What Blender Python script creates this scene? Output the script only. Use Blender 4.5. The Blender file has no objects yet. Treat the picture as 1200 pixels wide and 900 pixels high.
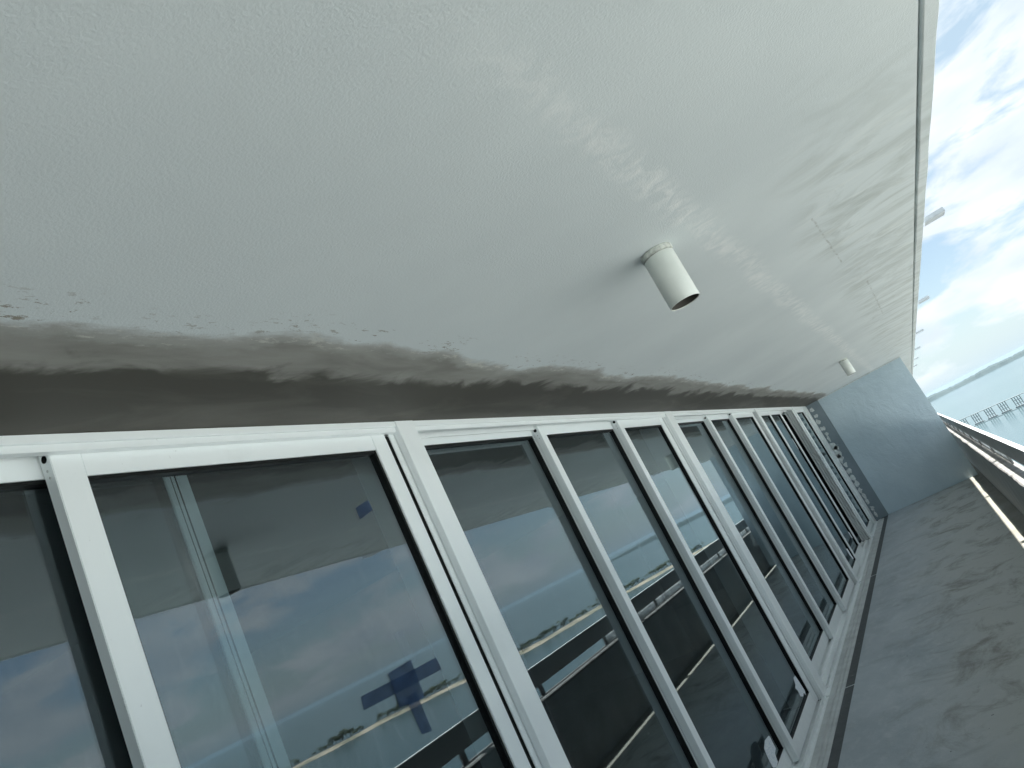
import bpy, bmesh, math, random
from mathutils import Vector, Matrix, noise

# ------------------------------------------------------------------ camera, sky, sun, exposure
sc = bpy.context.scene
COL = sc.collection
PI = math.pi
R = math.radians
CAM_H = 1.717

cam_d = bpy.data.cameras.new("camera")
cam = bpy.data.objects.new("camera", cam_d)
COL.objects.link(cam)
cam_d.sensor_width = 36.0
cam_d.lens = 866.0 / 1200.0 * 36.0
cam_d.clip_start = 0.02
cam_d.clip_end = 60000.0
_yaw, _pit, _rol = R(24.46), R(14.85), R(-26.745)
_f = Vector((-math.cos(_pit) * math.sin(_yaw), math.cos(_pit) * math.cos(_yaw), math.sin(_pit)))
_r = _f.cross(Vector((0, 0, 1))).normalized()
_u = _r.cross(_f)
_r2 = _r * math.cos(_rol) + _u * math.sin(_rol)
_u2 = -_r * math.sin(_rol) + _u * math.cos(_rol)
_m = Matrix((_r2, _u2, -_f)).transposed().to_4x4()
_m.translation = Vector((0, 0, CAM_H))
cam.matrix_world = _m
sc.camera = cam

SUN = Vector((0.178, 0.004, 1.0)).normalized()
sun_el = math.asin(SUN.z)
sun_az = math.atan2(SUN.x, SUN.y)          # clockwise from +Y
world = bpy.data.worlds.new("World")
sc.world = world
world.use_nodes = True
wt = world.node_tree
wt.nodes.clear()


def wn(t, **k):
    n = wt.nodes.new(t)
    for a, b in k.items():
        setattr(n, a, b)
    return n


wout = wn('ShaderNodeOutputWorld')
sky = wn('ShaderNodeTexSky', sky_type='NISHITA')
sky.sun_disc = False
sky.sun_elevation = sun_el
sky.sun_rotation = sun_az
sky.altitude = 40
sky.air_density = 1.0
sky.dust_density = 0.1
sky.ozone_density = 1.2
bg_sky = wn('ShaderNodeBackground')
bg_sky.inputs['Strength'].default_value = 0.05
wt.links.new(sky.outputs[0], bg_sky.inputs['Color'])
# clouds: noise laid out over a flat layer, seen in the direction of view
tc = wn('ShaderNodeTexCoord')
sep = wn('ShaderNodeSeparateXYZ')
wt.links.new(tc.outputs['Generated'], sep.inputs[0])


def wmath(op, a, b=None, c=None, clamp=False):
    n = wn('ShaderNodeMath', operation=op)
    n.use_clamp = clamp
    for i, v in enumerate((a, b, c)):
        if v is None:
            continue
        if isinstance(v, (int, float)):
            n.inputs[i].default_value = v
        else:
            wt.links.new(v, n.inputs[i])
    return n.outputs[0]


zz = wmath('ADD', wmath('MAXIMUM', sep.outputs['Z'], 0.0), 0.55)
cx_ = wmath('DIVIDE', sep.outputs['X'], zz)
cy_ = wmath('DIVIDE', sep.outputs['Y'], zz)
cmb = wn('ShaderNodeCombineXYZ')
wt.links.new(cx_, cmb.inputs[0])
wt.links.new(cy_, cmb.inputs[1])
wt.links.new(wmath('MULTIPLY', sep.outputs['Z'], 3.0), cmb.inputs[2])
nz = wn('ShaderNodeTexNoise')
nz.inputs['Scale'].default_value = 5.4
nz.inputs['Detail'].default_value = 11.0
nz.inputs['Roughness'].default_value = 0.56
nz.inputs['Distortion'].default_value = 0.25
wt.links.new(cmb.outputs[0], nz.inputs['Vector'])
ramp = wn('ShaderNodeValToRGB')
ramp.color_ramp.elements[0].position = 0.45
ramp.color_ramp.elements[0].color = (0, 0, 0, 1)
ramp.color_ramp.elements[1].position = 0.555
ramp.color_ramp.elements[1].color = (1, 1, 1, 1)
wt.links.new(nz.outputs['Fac'], ramp.inputs[0])
# second finer noise shades the clouds
nz2 = wn('ShaderNodeTexNoise')
nz2.inputs['Scale'].default_value = 6.5
nz2.inputs['Detail'].default_value = 6.0
wt.links.new(cmb.outputs[0], nz2.inputs['Vector'])
ramp2 = wn('ShaderNodeValToRGB')
ramp2.color_ramp.elements[0].position = 0.35
ramp2.color_ramp.elements[0].color = (0.70, 0.79, 0.87, 1)
ramp2.color_ramp.elements[1].position = 0.62
ramp2.color_ramp.elements[1].color = (0.90, 0.96, 1.0, 1)
wt.links.new(nz2.outputs['Fac'], ramp2.inputs[0])
bg_cl = wn('ShaderNodeBackground')
bg_cl.inputs['Strength'].default_value = 0.385
wt.links.new(ramp2.outputs[0], bg_cl.inputs['Color'])
# clouds thin out into the haze close to the horizon
fade = wmath('MULTIPLY', wmath('MULTIPLY', sep.outputs['Z'], 45.0, clamp=True), 0.92)
mixf = wmath('MULTIPLY', ramp.outputs[0], fade)
wmix = wn('ShaderNodeMixShader')
# milky pale blue air low over the sea, the same all the way round
bg_low = wn('ShaderNodeBackground')
bg_low.inputs['Color'].default_value = (0.60, 0.77, 0.88, 1)
bg_low.inputs['Strength'].default_value = 0.36
lowf = wmath('MULTIPLY', wmath('POWER', wmath('SUBTRACT', 1.0, wmath('MAXIMUM', sep.outputs['Z'], 0.0)), 9.0), 0.93)
lowf = wmath('MAXIMUM', lowf, 0.40)
# thin high cloud veils the upper sky
hv = wn('ShaderNodeMapRange')
hv.interpolation_type = 'SMOOTHSTEP'
wt.links.new(sep.outputs['Z'], hv.inputs[0])
for _i, _v in enumerate((0.08, 0.26, 0.0, 0.74)):
    hv.inputs[_i + 1].default_value = _v
lowf = wmath('MAXIMUM', lowf, hv.outputs[0])
wlow = wn('ShaderNodeMixShader')
wt.links.new(lowf, wlow.inputs[0])
wt.links.new(bg_sky.outputs[0], wlow.inputs[1])
wt.links.new(bg_low.outputs[0], wlow.inputs[2])
wt.links.new(mixf, wmix.inputs[0])
wt.links.new(wlow.outputs[0], wmix.inputs[1])
wt.links.new(bg_cl.outputs[0], wmix.inputs[2])
wt.links.new(wmix.outputs[0], wout.inputs['Surface'])

sun_d = bpy.data.lights.new("sun", 'SUN')
sun_d.energy = 5.0
sun_d.angle = R(0.53)
sun_d.color = (1.0, 0.955, 0.88)
sun = bpy.data.objects.new("sun", sun_d)
COL.objects.link(sun)
sun.location = (20, 0, 60)
sun.rotation_euler = SUN.to_track_quat('Z', 'Y').to_euler()

sc.view_settings.view_transform = 'Standard'
sc.view_settings.look = 'None'
sc.view_settings.exposure = 1.62
sc.view_settings.gamma = 1.0
sc.render.engine = 'CYCLES'
sc.cycles.use_denoising = True
sc.cycles.max_bounces = 12
sc.cycles.diffuse_bounces = 6
sc.cycles.glossy_bounces = 6
sc.cycles.transmission_bounces = 8
sc.cycles.transparent_max_bounces = 16
sc.cycles.volume_bounces = 1
sc.cycles.sample_clamp_indirect = 6.0
rnd = random.Random(11)


# ------------------------------------------------------------------ material helpers
class NT:
    def __init__(self, name):
        self.m = bpy.data.materials.new(name)
        self.m.use_nodes = True
        self.t = self.m.node_tree
        self.b = self.t.nodes['Principled BSDF']
        self.out = self.t.nodes['Material Output']

    def n(self, t, **k):
        x = self.t.nodes.new(t)
        for a, b in k.items():
            setattr(x, a, b)
        return x

    def l(self, a, b):
        self.t.links.new(a, b)

    def math(self, op, a, b=None, c=None, clamp=False):
        n = self.n('ShaderNodeMath', operation=op)
        n.use_clamp = clamp
        for i, v in enumerate((a, b, c)):
            if v is None:
                continue
            if isinstance(v, (int, float)):
                n.inputs[i].default_value = v
            else:
                self.l(v, n.inputs[i])
        return n.outputs[0]

    def pos(self):
        g = self.n('ShaderNodeNewGeometry')
        s = self.n('ShaderNodeSeparateXYZ')
        self.l(g.outputs['Position'], s.inputs[0])
        return g.outputs['Position'], s.outputs[0], s.outputs[1], s.outputs[2]

    def noise(self, vec, scale, detail=4, rough=0.55, stretch=None, dist=0.0):
        if stretch:
            mp = self.n('ShaderNodeVectorMath', operation='MULTIPLY')
            self.l(vec, mp.inputs[0])
            mp.inputs[1].default_value = stretch
            vec = mp.outputs[0]
        n = self.n('ShaderNodeTexNoise')
        n.inputs['Scale'].default_value = scale
        n.inputs['Detail'].default_value = detail
        n.inputs['Roughness'].default_value = rough
        n.inputs['Distortion'].default_value = dist
        self.l(vec, n.inputs['Vector'])
        return n.outputs['Fac']

    def map(self, v, a, b, c=0.0, d=1.0, smooth=False):
        n = self.n('ShaderNodeMapRange')
        n.clamp = True
        if smooth:
            n.interpolation_type = 'SMOOTHSTEP'
        self.l(v, n.inputs[0])
        for i, x in enumerate((a, b, c, d)):
            n.inputs[i + 1].default_value = x
        return n.outputs[0]

    def mix(self, f, a, b):
        n = self.n('ShaderNodeMix', data_type='RGBA')
        for s, v in ((n.inputs[0], f), (n.inputs[6], a), (n.inputs[7], b)):
            if isinstance(v, tuple):
                s.default_value = (*v, 1) if len(v) == 3 else v
            elif isinstance(v, (int, float)):
                s.default_value = v
            else:
                self.l(v, s)
        return n.outputs[2]

    def bump(self, h, strength, dist):
        n = self.n('ShaderNodeBump')
        n.inputs['Strength'].default_value = strength
        n.inputs['Distance'].default_value = dist
        self.l(h, n.inputs['Height'])
        self.l(n.outputs[0], self.b.inputs['Normal'])
        return n

    def col(self, c):
        if isinstance(c, tuple):
            self.b.inputs['Base Color'].default_value = (*c, 1)
        else:
            self.l(c, self.b.inputs['Base Color'])

    def rough(self, v):
        if isinstance(v, (int, float)):
            self.b.inputs['Roughness'].default_value = v
        else:
            self.l(v, self.b.inputs['Roughness'])


def simple(name, c, rough=0.5, spec=0.5, var=0.06, scale=6.0, bump=None):
    k = NT(name)
    p, x, y, z = k.pos()
    f = k.noise(p, scale, 4)
    c2 = tuple(max(0.0, v * (1 - var * 2)) for v in c)
    c3 = tuple(min(1.0, v * (1 + var)) for v in c)
    k.col(k.mix(k.map(f, 0.3, 0.7), c2, c3))
    k.rough(rough)
    k.b.inputs['Specular IOR Level'].default_value = spec
    if bump:
        k.bump(k.noise(p, bump[0], 3), bump[1], bump[2])
    return k.m


# ceiling: off-white paint over orange-peel stucco, brown patched band along the glass
k = NT("ceiling_paint")
p, x, y, z = k.pos()
low = k.noise(p, 1.1, 4)
base = k.mix(k.map(low, 0.35, 0.68), (0.68, 0.735, 0.745), (0.745, 0.80, 0.805))
mott = k.noise(p, 5.5, 5, 0.6)
base = k.mix(k.math('MULTIPLY', k.map(mott, 0.50, 0.75), 0.25), base, (0.68, 0.725, 0.73))
# pale rubbed trail along the middle
trail_x = k.math('ADD', x, k.math('MULTIPLY', k.math('SUBTRACT', k.noise(p, 1.6, 2, stretch=(0, 1, 0)), 0.5), 0.10))
tr = k.math('SUBTRACT', 1.0, k.map(k.math('ABSOLUTE', k.math('ADD', trail_x, 0.262)), 0.012, 0.085, smooth=True))
trn = k.map(k.noise(p, 13, 5, 0.65, stretch=(1, 1, 1), dist=0.8), 0.42, 0.64)
tr = k.math('MULTIPLY', k.math('MULTIPLY', tr, trn), k.map(y, 0.7, 2.0))
base = k.mix(k.math('MULTIPLY', tr, 0.8), base, (0.92, 0.94, 0.93))
# trowelled repair zone near the outer edge, brushed across the slab
zone = k.math('MULTIPLY', k.map(k.math('ADD', x, k.math('MULTIPLY', k.noise(p, 1.2, 3), 0.5)), 0.18, 0.42, smooth=True), k.map(y, 1.6, 3.6, smooth=True))
stn = k.noise(p, 2.6, 9, 0.66, stretch=(1.1, 1.7, 1), dist=0.9)
st = k.map(stn, 0.44, 0.64)
base = k.mix(k.math('MULTIPLY', k.math('MULTIPLY', zone, st), 0.7), base, (0.46, 0.50, 0.48))
st2 = k.map(k.noise(p, 5.0, 7, 0.7, stretch=(0.8, 2.2, 1), dist=0.6), 0.52, 0.72)
base = k.mix(k.math('MULTIPLY', k.math('MULTIPLY', zone, st2), 0.55), base, (0.84, 0.87, 0.84))


def seg_mask(x0, x1, y0, y1, w, amp):
    """thin wandering crack from (x0,y0) to (x1,y1)"""
    t = k.map(y, y0, y1)
    cx = k.math('ADD', k.math('MULTIPLY', t, x1 - x0), x0)
    wob = k.math('MULTIPLY', k.math('SUBTRACT', k.noise(p, 6.0, 6, 0.7, stretch=(0, 1, 0)), 0.5), amp)
    d = k.math('ABSOLUTE', k.math('SUBTRACT', x, k.math('ADD', cx, wob)))
    m = k.math('SUBTRACT', 1.0, k.map(d, w * 0.35, w))
    inside = k.math('MULTIPLY', k.math('GREATER_THAN', y, y0), k.math('LESS_THAN', y, y1))
    return k.math('MULTIPLY', m, inside)


fine0 = k.noise(p, 12, 5, 0.7)
ck = k.math('MAXIMUM', seg_mask(0.075, 0.105, 3.45, 4.7, 0.006, 0.03), seg_mask(0.20, 0.235, 5.8, 8.2, 0.008, 0.04))
base = k.mix(k.math('MULTIPLY', k.math('MULTIPLY', ck, k.map(fine0, 0.42, 0.6)), 0.6), base, (0.36, 0.375, 0.35))
# brown band
wide = k.noise(p, 1.5, 3, 0.5, stretch=(0.3, 1, 1))
fine = k.noise(p, 10, 8, 0.72, stretch=(1.6, 0.55, 1), dist=0.3)
swirl = k.noise(p, 2.6, 5, 0.55, stretch=(1.6, 1.15, 1), dist=0.9)
xo = k.math('ADD', x, k.math('ADD', k.math('MULTIPLY', k.math('SUBTRACT', wide, 0.5), 0.26), k.math('MULTIPLY', k.math('SUBTRACT', fine, 0.5), 0.10)))
taupe = k.math('SUBTRACT', 1.0, k.map(xo, -1.234, -1.198))
xi = k.math('ADD', x, k.math('MULTIPLY', k.math('SUBTRACT', swirl, 0.5), 0.34))
dark = k.math('SUBTRACT', 1.0, k.map(xi, -1.415, -1.345, smooth=True))
smear = k.map(k.noise(p, 7, 5, 0.6, stretch=(1.5, 0.35, 1), dist=0.6), 0.35, 0.7)
taupe_c = k.mix(smear, (0.24, 0.235, 0.21), (0.37, 0.365, 0.335))
dark_c = k.mix(k.map(k.noise(p, 3, 5, 0.6, stretch=(2, 0.5, 1), dist=0.6), 0.5, 0.85), (0.078, 0.073, 0.060), (0.155, 0.147, 0.125))
# flecks of paint and mortar beside the edge of the band
flz = k.math('SUBTRACT', 1.0, k.map(k.math('ABSOLUTE', k.math('ADD', xo, 1.19)), 0.02, 0.10))
flk = k.math('MULTIPLY', k.math('GREATER_THAN', k.noise(p, 24, 6, 0.75, stretch=(2.2, 0.7, 1)), 0.60), flz)
flk = k.math('MULTIPLY', flk, k.map(k.noise(p, 2.2, 2, stretch=(0, 1, 0)), 0.42, 0.55))
chip = k.math('GREATER_THAN', k.noise(p, 16, 7, 0.75, stretch=(2.0, 0.6, 1)), 0.56)
rim = k.math('MULTIPLY', k.math('SUBTRACT', 1.0, k.map(k.math('ABSOLUTE', k.math('ADD', xo, 1.235)), 0.008, 0.035)), chip)
c = k.mix(flk, base, (0.30, 0.28, 0.235))
fringe = k.math('SUBTRACT', 1.0, k.map(k.math('ABSOLUTE', k.math('ADD', xo, 1.225)), 0.012, 0.055, smooth=True))
c = k.mix(taupe, c, k.mix(k.math('MULTIPLY', fringe, 0.65), taupe_c, (0.47, 0.475, 0.45)))
c = k.mix(k.math('MULTIPLY', rim, 0.6), c, (0.68, 0.68, 0.62))
c = k.mix(dark, c, dark_c)
k.col(c)
k.rough(0.62)
peel = k.noise(p, 150, 3, 0.55, dist=0.3)
peelb = k.math('MULTIPLY', k.map(peel, 0.36, 0.72), k.map(k.noise(p, 1.3, 3), 0.28, 0.68, 0.35, 1.0))
h = k.math('MULTIPLY', peelb, k.math('SUBTRACT', 1.0, k.math('MULTIPLY', k.math('MAXIMUM', taupe, zone), 0.75)))
h = k.math('ADD', h, k.math('MULTIPLY', k.math('MULTIPLY', stn, zone), 2.0))
h = k.math('ADD', h, k.math('MULTIPLY', tr, 0.5))
h = k.math('SUBTRACT', h, k.math('MULTIPLY', ck, 0.25))
h = k.math('ADD', h, k.math('MULTIPLY', taupe, 0.5))
h = k.math('ADD', h, k.math('MULTIPLY', low, 3.0))
k.bump(h, 0.26, 0.0022)
M_CEIL = k.m

# floor: grey-blue coated concrete, brushed across, brown weathering towards the sea
k = NT("balcony_concrete")
p, x, y, z = k.pos()
n1 = k.noise(p, 1.3, 9, 0.62, stretch=(1.2, 0.8, 1), dist=0.5)
n2 = k.noise(p, 7.0, 8, 0.72, stretch=(1.3, 0.8, 1), dist=0.4)
n3 = k.noise(p, 60, 4, 0.7)
c = k.mix(k.map(n1, 0.33, 0.68), (0.30, 0.34, 0.365), (0.46, 0.50, 0.525))
c = k.mix(k.math('MULTIPLY', k.map(n2, 0.5, 0.75), 0.55), c, (0.55, 0.58, 0.58))
side = k.map(k.math('ADD', x, k.math('MULTIPLY', n1, 0.8)), -0.75, 0.15, smooth=True)
c = k.mix(k.math('MULTIPLY', side, 0.7), c, (0.38, 0.385, 0.35))
bn = k.map(k.noise(p, 2.0, 9, 0.72, dist=0.7, stretch=(1.2, 0.8, 1)), 0.50, 0.64)
c = k.mix(k.math('MULTIPLY', k.math('MULTIPLY', bn, k.map(x, -1.3, -0.5)), 0.75), c, (0.14, 0.132, 0.108))
streak = k.map(k.noise(p, 1.7, 8, 0.66, stretch=(0.9, 1.3, 1), dist=0.9), 0.56, 0.68)
c = k.mix(k.math('MULTIPLY', streak, 0.3), c, (0.14, 0.148, 0.145))
wave = k.map(k.noise(p, 2.2, 8, 0.7, stretch=(0.9, 1.0, 1), dist=0.8), 0.55, 0.72)
c = k.mix(k.math('MULTIPLY', wave, 0.45), c, (0.42, 0.45, 0.46))
c = k.mix(k.math('MULTIPLY', k.map(n3, 0.62, 0.75), 0.35), c, (0.35, 0.36, 0.35))
c = k.mix(k.math('MULTIPLY', k.map(k.noise(p, 20, 3, 0.6), 0.70, 0.74), 0.7), c, (0.06, 0.06, 0.055))
# gutter foot along the parapet, the low wall's shadow put into its dark tone too
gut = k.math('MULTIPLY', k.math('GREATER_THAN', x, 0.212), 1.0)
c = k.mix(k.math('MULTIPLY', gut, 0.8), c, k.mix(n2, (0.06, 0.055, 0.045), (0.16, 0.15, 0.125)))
strip = k.math('MULTIPLY', k.math('GREATER_THAN', x, 0.125), k.math('LESS_THAN', x, 0.212))  # floor colour toned down along the sunlit strip to hold back its glare
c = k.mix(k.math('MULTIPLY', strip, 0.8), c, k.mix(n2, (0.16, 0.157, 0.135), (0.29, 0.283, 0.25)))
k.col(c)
k.rough(k.map(n1, 0.3, 0.7, 0.42, 0.72))
k.b.inputs['Specular IOR Level'].default_value = 0.4
k.bump(k.math('ADD', k.math('ADD', n2, k.math('MULTIPLY', n3, 0.35)), k.math('MULTIPLY', n1, 1.2)), 0.6, 0.004)
M_FLOOR = k.m

k = NT("bare_slab_recess")
p, x, y, z = k.pos()
n1 = k.noise(p, 14, 6, 0.7)
c = k.mix(n1, (0.045, 0.052, 0.055), (0.115, 0.125, 0.128))
sp = k.math('GREATER_THAN', k.noise(p, 34, 5, 0.75, stretch=(0.7, 1.0, 1)), 0.66)
c = k.mix(k.math('MULTIPLY', sp, 0.75), c, (0.42, 0.44, 0.44))
k.col(c)
k.rough(0.85)
k.bump(n1, 0.7, 0.006)
M_GAP = k.m

k = NT("partition_stucco")
p, x, y, z = k.pos()
n1 = k.noise(p, 1.6, 4)
n2 = k.noise(p, 5.0, 5, 0.6, dist=0.5, stretch=(1, 1, 0.7))
c = k.mix(k.map(n1, 0.35, 0.65), (0.49, 0.60, 0.665), (0.55, 0.66, 0.72))
c = k.mix(k.math('MULTIPLY', k.map(n2, 0.55, 0.75), 0.35), c, (0.60, 0.70, 0.75))
k.col(c)
k.rough(0.7)
k.bump(k.math('ADD', n2, k.math('MULTIPLY', k.noise(p, 40, 3), 0.2)), 0.7, 0.026)
M_WALL = k.m
k = NT("partition_primer")
p, x, y, z = k.pos()
n2 = k.noise(p, 6.0, 5, 0.6)
k.col(k.mix(n2, (0.17, 0.22, 0.25), (0.24, 0.29, 0.32)))
k.rough(0.75)
k.bump(n2, 0.4, 0.006)
M_PRIMER = k.m

k = NT("white_aluminium")   # powder-coated
p, x, y, z = k.pos()
gr_ = k.map(k.noise(p, 4.0, 8, 0.7), 0.52, 0.78)
spk = k.map(k.noise(p, 85, 3, 0.6), 0.70, 0.76)
low_z = k.math('SUBTRACT', 1.0, k.map(z, 0.0, 0.22))
c = k.mix(k.math('MULTIPLY', gr_, 0.16), (0.88, 0.92, 0.92), (0.62, 0.64, 0.62))
c = k.mix(k.math('MULTIPLY', k.math('MULTIPLY', low_z, k.noise(p, 18, 5)), 0.45), c, (0.42, 0.43, 0.41))
c = k.mix(k.math('MULTIPLY', spk, 0.35), c, (0.40, 0.41, 0.40))
k.col(c)
k.rough(k.map(gr_, 0, 1, 0.32, 0.5))
k.bump(k.noise(p, 50, 2), 0.04, 0.001)
M_FRAME = k.m
M_TRACK = simple("dusty_aluminium", (0.56, 0.58, 0.57), 0.5, 0.5, 0.10, 5.0, (40, 0.15, 0.002))
M_CHANNEL = simple("dark_channel", (0.055, 0.06, 0.058), 0.6, 0.3, 0.2, 12)
M_GASKET = simple("black_gasket", (0.006, 0.007, 0.007), 0.55, 0.25, 0.1, 20)
M_HOLE = simple("screw_hole_black", (0.004, 0.004, 0.004), 0.9, 0.1)
M_PUTTY = simple("white_putty", (0.66, 0.70, 0.70), 0.7, 0.3, 0.12, 30, (60, 0.5, 0.004))
M_LAMP = simple("lamp_enamel", (0.76, 0.79, 0.74), 0.38, 0.5, 0.03, 12)
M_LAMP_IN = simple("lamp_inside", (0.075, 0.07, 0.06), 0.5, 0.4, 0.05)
M_LAMP_PLATE = simple("lamp_plate_paint", (0.60, 0.62, 0.57), 0.55, 0.4, 0.16, 60, (90, 0.5, 0.002))
M_PARAPET = simple("parapet_grey_paint", (0.33, 0.345, 0.345), 0.65, 0.35, 0.10, 3.0, (30, 0.3, 0.004))
M_RAIL = simple("rail_grey_enamel", (0.33, 0.345, 0.345), 0.5, 0.4, 0.06, 4.0)
M_RAILTOP = simple("rail_white_cap", (0.80, 0.82, 0.82), 0.4, 0.5, 0.03, 6.0)
M_SPOUT = simple("spout_galvanised", (0.62, 0.66, 0.70), 0.45, 0.5, 0.08, 20)
M_ROOM = simple("room_dark", (0.05, 0.055, 0.057), 0.8, 0.2, 0.1, 1.0)  # near-black colour, set low to make the rooms dark
M_TAPE = simple("blue_masking_tape", (0.035, 0.075, 0.17), 0.7, 0.2, 0.2, 25, (35, 0.5, 0.002))
_t = M_TAPE.node_tree
_tr = _t.nodes.new('ShaderNodeBsdfTransparent')
_mx = _t.nodes.new('ShaderNodeMixShader')
_mx.inputs[0].default_value = 0.62
_t.links.new(_t.nodes['Principled BSDF'].outputs[0], _mx.inputs[1])
_t.links.new(_tr.outputs[0], _mx.inputs[2])
_t.links.new(_mx.outputs[0], _t.nodes['Material Output'].inputs['Surface'])
k = NT("parapet_ledge_coat")
p, x, y, z = k.pos()
n2 = k.noise(p, 7, 7, 0.7, dist=0.8, stretch=(1, 0.7, 1))
k.col(k.mix(k.map(n2, 0.38, 0.62), (0.15, 0.15, 0.149), (0.29, 0.295, 0.295)))
k.rough(0.75)
k.bump(n2, 0.8, 0.012)
M_LEDGE = k.m

k = NT("milky_plastic")
p, x, y, z = k.pos()
n2 = k.noise(p, 9, 6, 0.7, dist=1.0)
cc = k.mix(k.map(n2, 0.4, 0.62), (0.50, 0.52, 0.53), (0.88, 0.90, 0.91))
d1 = k.n('ShaderNodeBsdfDiffuse')
d2 = k.n('ShaderNodeBsdfTranslucent')
k.l(cc, d1.inputs['Color'])
k.l(cc, d2.inputs['Color'])
mx_ = k.n('ShaderNodeMixShader')
mx_.inputs[0].default_value = 0.6
k.l(d1.outputs[0], mx_.inputs[1])
k.l(d2.outputs[0], mx_.inputs[2])
k.l(mx_.outputs[0], k.out.inputs['Surface'])
M_SHEET = k.m

k = NT("paper_label")
p, x, y, z = k.pos()
ln = k.noise(p, 60, 2, 0.5, stretch=(0.2, 1, 2.4))
k.col(k.mix(k.math('MULTIPLY', k.map(ln, 0.52, 0.60), 0.45), (0.80, 0.84, 0.86), (0.35, 0.45, 0.58)))
k.rough(0.7)
M_LABEL = k.m

# glass: tinted, mirror-like towards grazing angles, a little dust
k = NT("tinted_glass")
p, x, y, z = k.pos()
fr = k.n('ShaderNodeFresnel')
gm = k.n('ShaderNodeNewGeometry')
IOR = 2.0
k.l(k.math('MULTIPLY_ADD', gm.outputs['Backfacing'], 1.0 / IOR - IOR, IOR), fr.inputs['IOR'])   # same mirror strength from either side of the sheet
gl = k.n('ShaderNodeBsdfGlossy')
gl.inputs['Roughness'].default_value = 0.0
gl.inputs['Color'].default_value = (0.84, 0.95, 1.0, 1)
tr_ = k.n('ShaderNodeBsdfTransparent')
tr_.inputs['Color'].default_value = (0.65, 0.70, 0.71, 1)
m1 = k.n('ShaderNodeMixShader')
k.l(fr.outputs[0], m1.inputs[0])
k.l(tr_.outputs[0], m1.inputs[1])
k.l(gl.outputs[0], m1.inputs[2])
df = k.n('ShaderNodeBsdfDiffuse')
df.inputs['Color'].default_value = (0.5, 0.53, 0.53, 1)
drip = k.map(k.noise(p, 9, 5, 0.6, stretch=(1, 2.4, 0.5), dist=1.5), 0.55, 0.75)
spots = k.map(k.noise(p, 42, 2, 0.5), 0.74, 0.78)
dust = k.math('ADD', k.math('MULTIPLY', drip, 0.06), 0.012)
dust = k.math('ADD', dust, k.math('MULTIPLY', spots, 0.12))
m2 = k.n('ShaderNodeMixShader')
k.l(dust, m2.inputs[0])
k.l(m1.outputs[0], m2.inputs[1])
k.l(df.outputs[0], m2.inputs[2])
k.l(m2.outputs[0], k.out.inputs['Surface'])
M_GLASS = k.m

# sea
k = NT("sea_water")
p, x, y, z = k.pos()
big = k.noise(p, 0.0011, 5, 0.55, stretch=(1, 0.6, 1))
c = k.mix(k.map(big, 0.35, 0.65), (0.030, 0.066, 0.074), (0.050, 0.092, 0.100))
k.col(c)
k.rough(0.16)
k.b.inputs['IOR'].default_value = 1.333
w1 = k.noise(p, 0.35, 4, 0.6)
w2 = k.noise(p, 0.04, 3, 0.5)
k.bump(k.math('ADD', w1, k.math('MULTIPLY', w2, 0.6)), 0.25, 0.3)
M_SEA = k.m
k = NT("beach_sand")
p, x, y, z = k.pos()
n = k.noise(p, 0.05, 6, 0.65)
k.col(k.mix(k.map(n, 0.40, 0.62), (0.44, 0.37, 0.29), (0.17, 0.17, 0.12)))
k.rough(0.9)
M_SAND = k.m
M_BOUNCE_SAND = simple("bounce_sand", (0.66, 0.70, 0.71), 0.9, 0.2, 0.08, 0.05)  # unseen sand, kept pale to throw sunlight up at the ceiling
M_GROUND = simple("unseen_ground", (0.14, 0.15, 0.145), 0.9, 0.2, 0.15, 0.08)  # unseen ground, kept dark to cut the steep bounce
k = NT("far_land")
p, x, y, z = k.pos()
n = k.noise(p, 0.01, 5)
k.col(k.mix(n, (0.018, 0.034, 0.036), (0.035, 0.055, 0.055)))
k.rough(0.9)
M_FAR = k.m
M_LEAF = [simple("leaf_green_%s" % a, c, 0.6, 0.3, 0.25, 0.4) for a, c in
          (("olive", (0.050, 0.075, 0.028)), ("deep", (0.030, 0.052, 0.024)), ("pale", (0.075, 0.098, 0.040)))]
M_BARK = simple("bark_brown", (0.12, 0.095, 0.07), 0.9, 0.2, 0.2, 2)
M_PIER = simple("pier_timber", (0.30, 0.33, 0.34), 0.85, 0.2, 0.2, 0.5)


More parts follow.
